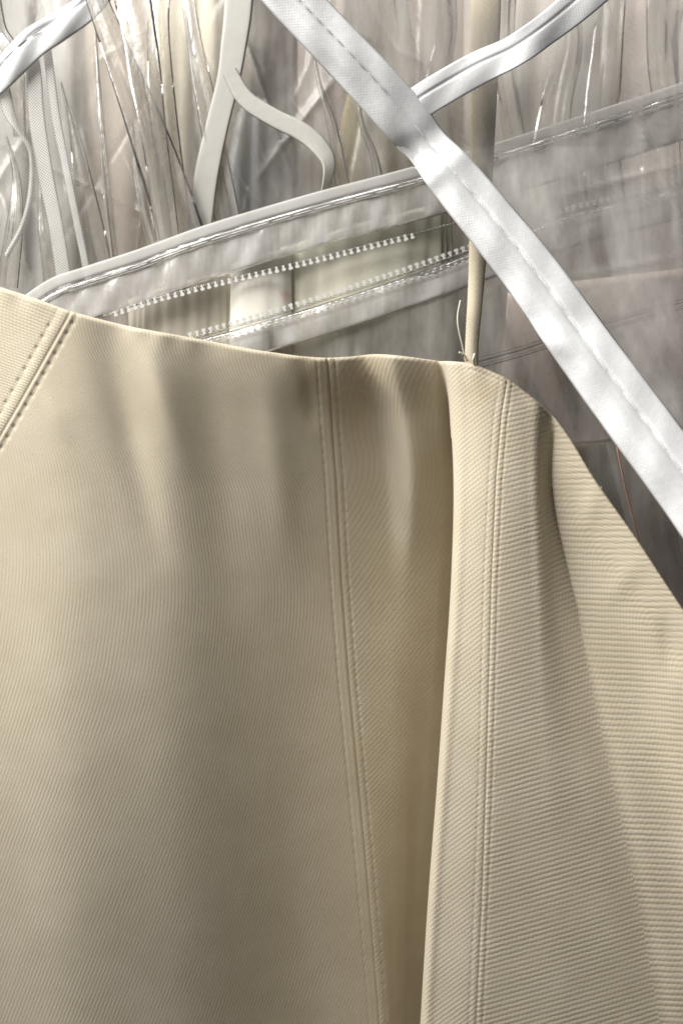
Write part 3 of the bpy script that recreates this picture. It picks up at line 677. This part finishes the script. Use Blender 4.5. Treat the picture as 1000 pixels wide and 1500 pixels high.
cb2 = thing('crinkled_garment_bag', P(750, 0, 0.1), 'crinkled clear plastic garment bag behind the upper right, back of the cream strap', 'garment bag')
film('film', [(420, -140, .095), (1300, -140, .090), (1300, 1000, .10), (420, 1000, .105)], 220, 240, FILM_B, cb2, pleat=(0.005, 0.014), ncre=90, seed=41, amp=0.0016, lean=0.45, wid=(2.0, 6), clen=(40, 260))
FO2 = [((650, -60), (655, 40), (640, 130), (650, 260), 26, 40), ((740, -60), (735, 60), (745, 150), (770, 300), 40, 30), ((830, -60), (835, 60), (815, 150), (800, 260), 24, 60), ((900, -60), (890, 60), (880, 200), (890, 330), 40, 60), ((980, -60), (970, 60), (975, 160), (985, 300), 60, 30),
       ((580, -60), (590, 30), (600, 80), (640, 180), 20, 26), ((760, 380), (790, 460), (830, 560), (880, 700), 20, 30), ((730, 420), (745, 500), (780, 580), (850, 700), 14, 30), ((960, 640), (972, 720), (985, 790), (1000, 900), 12, 20), ((870, 380), (900, 460), (930, 520), (990, 620), 60, 40)]
folds(FO2, cb2, .078, .092, 5)

# ================================================================== garments on the rail behind
def hung(name, label, col, x0, x1, y0, y1, Y, seed, npl=7, amp=0.10, lean=0.0, rough=0.85, flat=False, ry=0.020, slope=0.0):
    r = np.random.default_rng(seed); nu, nv = 120, 60; a = np.linspace(0, 2*np.pi, nu, endpoint=False); k = (D+Y)/F
    cx, rx = ((x0+x1)/2-500)*k, (x1-x0)/2*k; ph = r.uniform(0, 6.28, 4); rows = []
    for j in range(nv):
        v = j/(nv-1); z = (750-(y0+(y1-y0)*v))*k
        shoulder = 1.0 if flat else 0.45+0.55*min(1, (v/0.12))**0.5
        pl = 1+amp*(0.4+0.8*v)*np.sin(npl*a+ph[0]+1.2*np.sin(2*v+ph[1]))+amp*0.5*np.sin((npl*2+1)*a+ph[2]+v*2)+0.05*np.sin(3*a+ph[3]+4*v)
        rows.append(np.stack([cx+lean*k*v+rx*shoulder*pl*np.cos(a), Y+ry*pl*np.sin(a)+0*a, z+slope*(1-v)*rx*np.cos(a)], -1))
    c = np.array(rows); c = np.concatenate([np.broadcast_to(c[:1].mean(1, keepdims=True), (1, nu, 3)), c], 0)
    o = link(name, grid_mesh(name, c, close_u=True), cloth_mat(name+'_cloth', col, 1500, rough, 0.00006, 0.12), None)
    return tag(o, label, 'garment', 'garments hanging behind the plastic')
hung('hung_garment', 'pale grey garment at far left behind the crinkled plastic', (0.62, 0.61, 0.60), -190, 120, -160, 1050, .150, 1, 6)
hung('hung_garment', 'taupe grey garment behind the plastic, right of the woven tapes', (0.56, 0.50, 0.44), 90, 300, -160, 1050, .165, 2, 5)
hung('hung_garment', 'pale beige garment behind the plastic, left of the white loop', (0.74, 0.69, 0.57), 225, 365, -160, 1050, .150, 3, 6)
hung('hung_garment', 'dark brown garment behind the plastic beside the white loop', (0.055, 0.042, 0.036), 340, 520, -160, 300, .185, 4, 5)
hung('hung_garment', 'mauve grey garment behind the top of the diagonal binding', (0.56, 0.48, 0.46), 435, 520, -160, 1050, .155, 5, 4)
hung('hung_garment', 'olive gold garment seen below the diagonal binding', (0.66, 0.58, 0.34), 480, 610, 130, 1050, .150, 6, 5)
hung('hung_garment', 'dark taupe garment left of the cream strap at the top', (0.46, 0.40, 0.36), 510, 700, -160, 1050, .180, 7, 6)
hung('hung_garment', 'taupe garment behind the plastic, right of the cream strap', (0.72, 0.67, 0.62), 690, 900, -160, 1050, .160, 8, 6)
hung('hung_garment', 'pinkish taupe garment at the far right edge', (0.76, 0.69, 0.65), 860, 1180, -160, 1200, .165, 9, 6)
hung('hung_garment', 'blue grey garment low behind the white loop', (0.52, 0.54, 0.57), 330, 430, 165, 1050, .140, 10, 5)
hung('hung_garment', 'cream garment seen through the open zipper', (0.90, 0.88, 0.80), 336, 424, 378, 760, .0595, 12, 4, 0.03, flat=True, ry=0.006, slope=0.27)
hung('hung_garment', 'pale olive garment in the zipper opening right of the cream one', (0.68, 0.66, 0.55), 418, 660, 330, 760, .0635, 14, 9, 0.04, flat=True, ry=0.007, slope=0.27)
hung('hung_garment', 'pleated beige garment in the zipper opening left of the cream one', (0.62, 0.58, 0.49), 190, 345, 418, 760, .0640, 15, 12, 0.05, flat=True, ry=0.006, slope=0.27)
hung('hung_garment', 'dusty pink garment behind the card and the lower end of the binding', (0.84, 0.71, 0.65), 735, 1180, 405, 1150, .092, 16, 5, 0.03, flat=True, ry=0.012, slope=0.12)
cg = next(o for o in C.objects if o.get('label', '').startswith('cream garment seen'))
pm = cg.data.materials[0]; pn = pm.node_tree; pb = next(n for n in pn.nodes if n.type == 'BSDF_PRINCIPLED'); old = pb.inputs['Base Color'].links[0].from_socket
gp = N(pn, 'ShaderNodeNewGeometry').outputs['Position']; vd_ = N(pn, 'ShaderNodeVectorMath', operation='DISTANCE'); pn.links.new(gp, vd_.inputs[0]); vd_.inputs[1].default_value = P(423, 432, .0545)
fac = ramp(pn, M(pn, 'ADD', vd_.outputs['Value'], M(pn, 'MULTIPLY', noise(pn, gp, 500, 2), 0.003)), 0.0022, 0.0062, 0.75, 0.0)
pn.links.new(mixcol(pn, fac, old, (0.62, 0.16, 0.16)), pb.inputs['Base Color'])

LOOP = tape_mat('white_loop', (0.50, 0.49, 0.455), 3.0, rough=0.7, depth=0.00004, contrast=0.06)
lp = thing('hanger_loop', P(340, 60, .1), 'blurred white fabric loop forking behind the crinkled plastic', 'strap')
ribbon('loop_strap', [(352, -120), (350, 0), (342, 70), (334, 120), (318, 185), (302, 260), (292, 340)], [44, 42, 38, 34, 34, 36, 36], [.066]*7, 0.0001, LOOP, lp, n=100, m=11, thick=0.0004)
ribbon('loop_strap', [(336, 105), (360, 145), (400, 172), (440, 192), (468, 215), (482, 242), (474, 285), (462, 330)], [22, 26, 27, 28, 27, 22, 15, 14], [.0655]*8, 0.0001, LOOP, lp, n=100, m=11, thick=0.0004, twist=[0, 0, 0, 0, .2, .5, .9, .9])

# ------------------------------------------------------------------ back wall
me = bpy.data.meshes.new('back_wall'); me.from_pydata([(-0.9, .42, -0.9), (0.9, .42, -0.9), (0.9, .42, 0.9), (-0.9, .42, 0.9)], [], [(0, 1, 2, 3)])
tag(link('back_wall', me, cloth_mat('wall_paint', (0.60, 0.57, 0.54), 200, 0.9)), kind='structure')
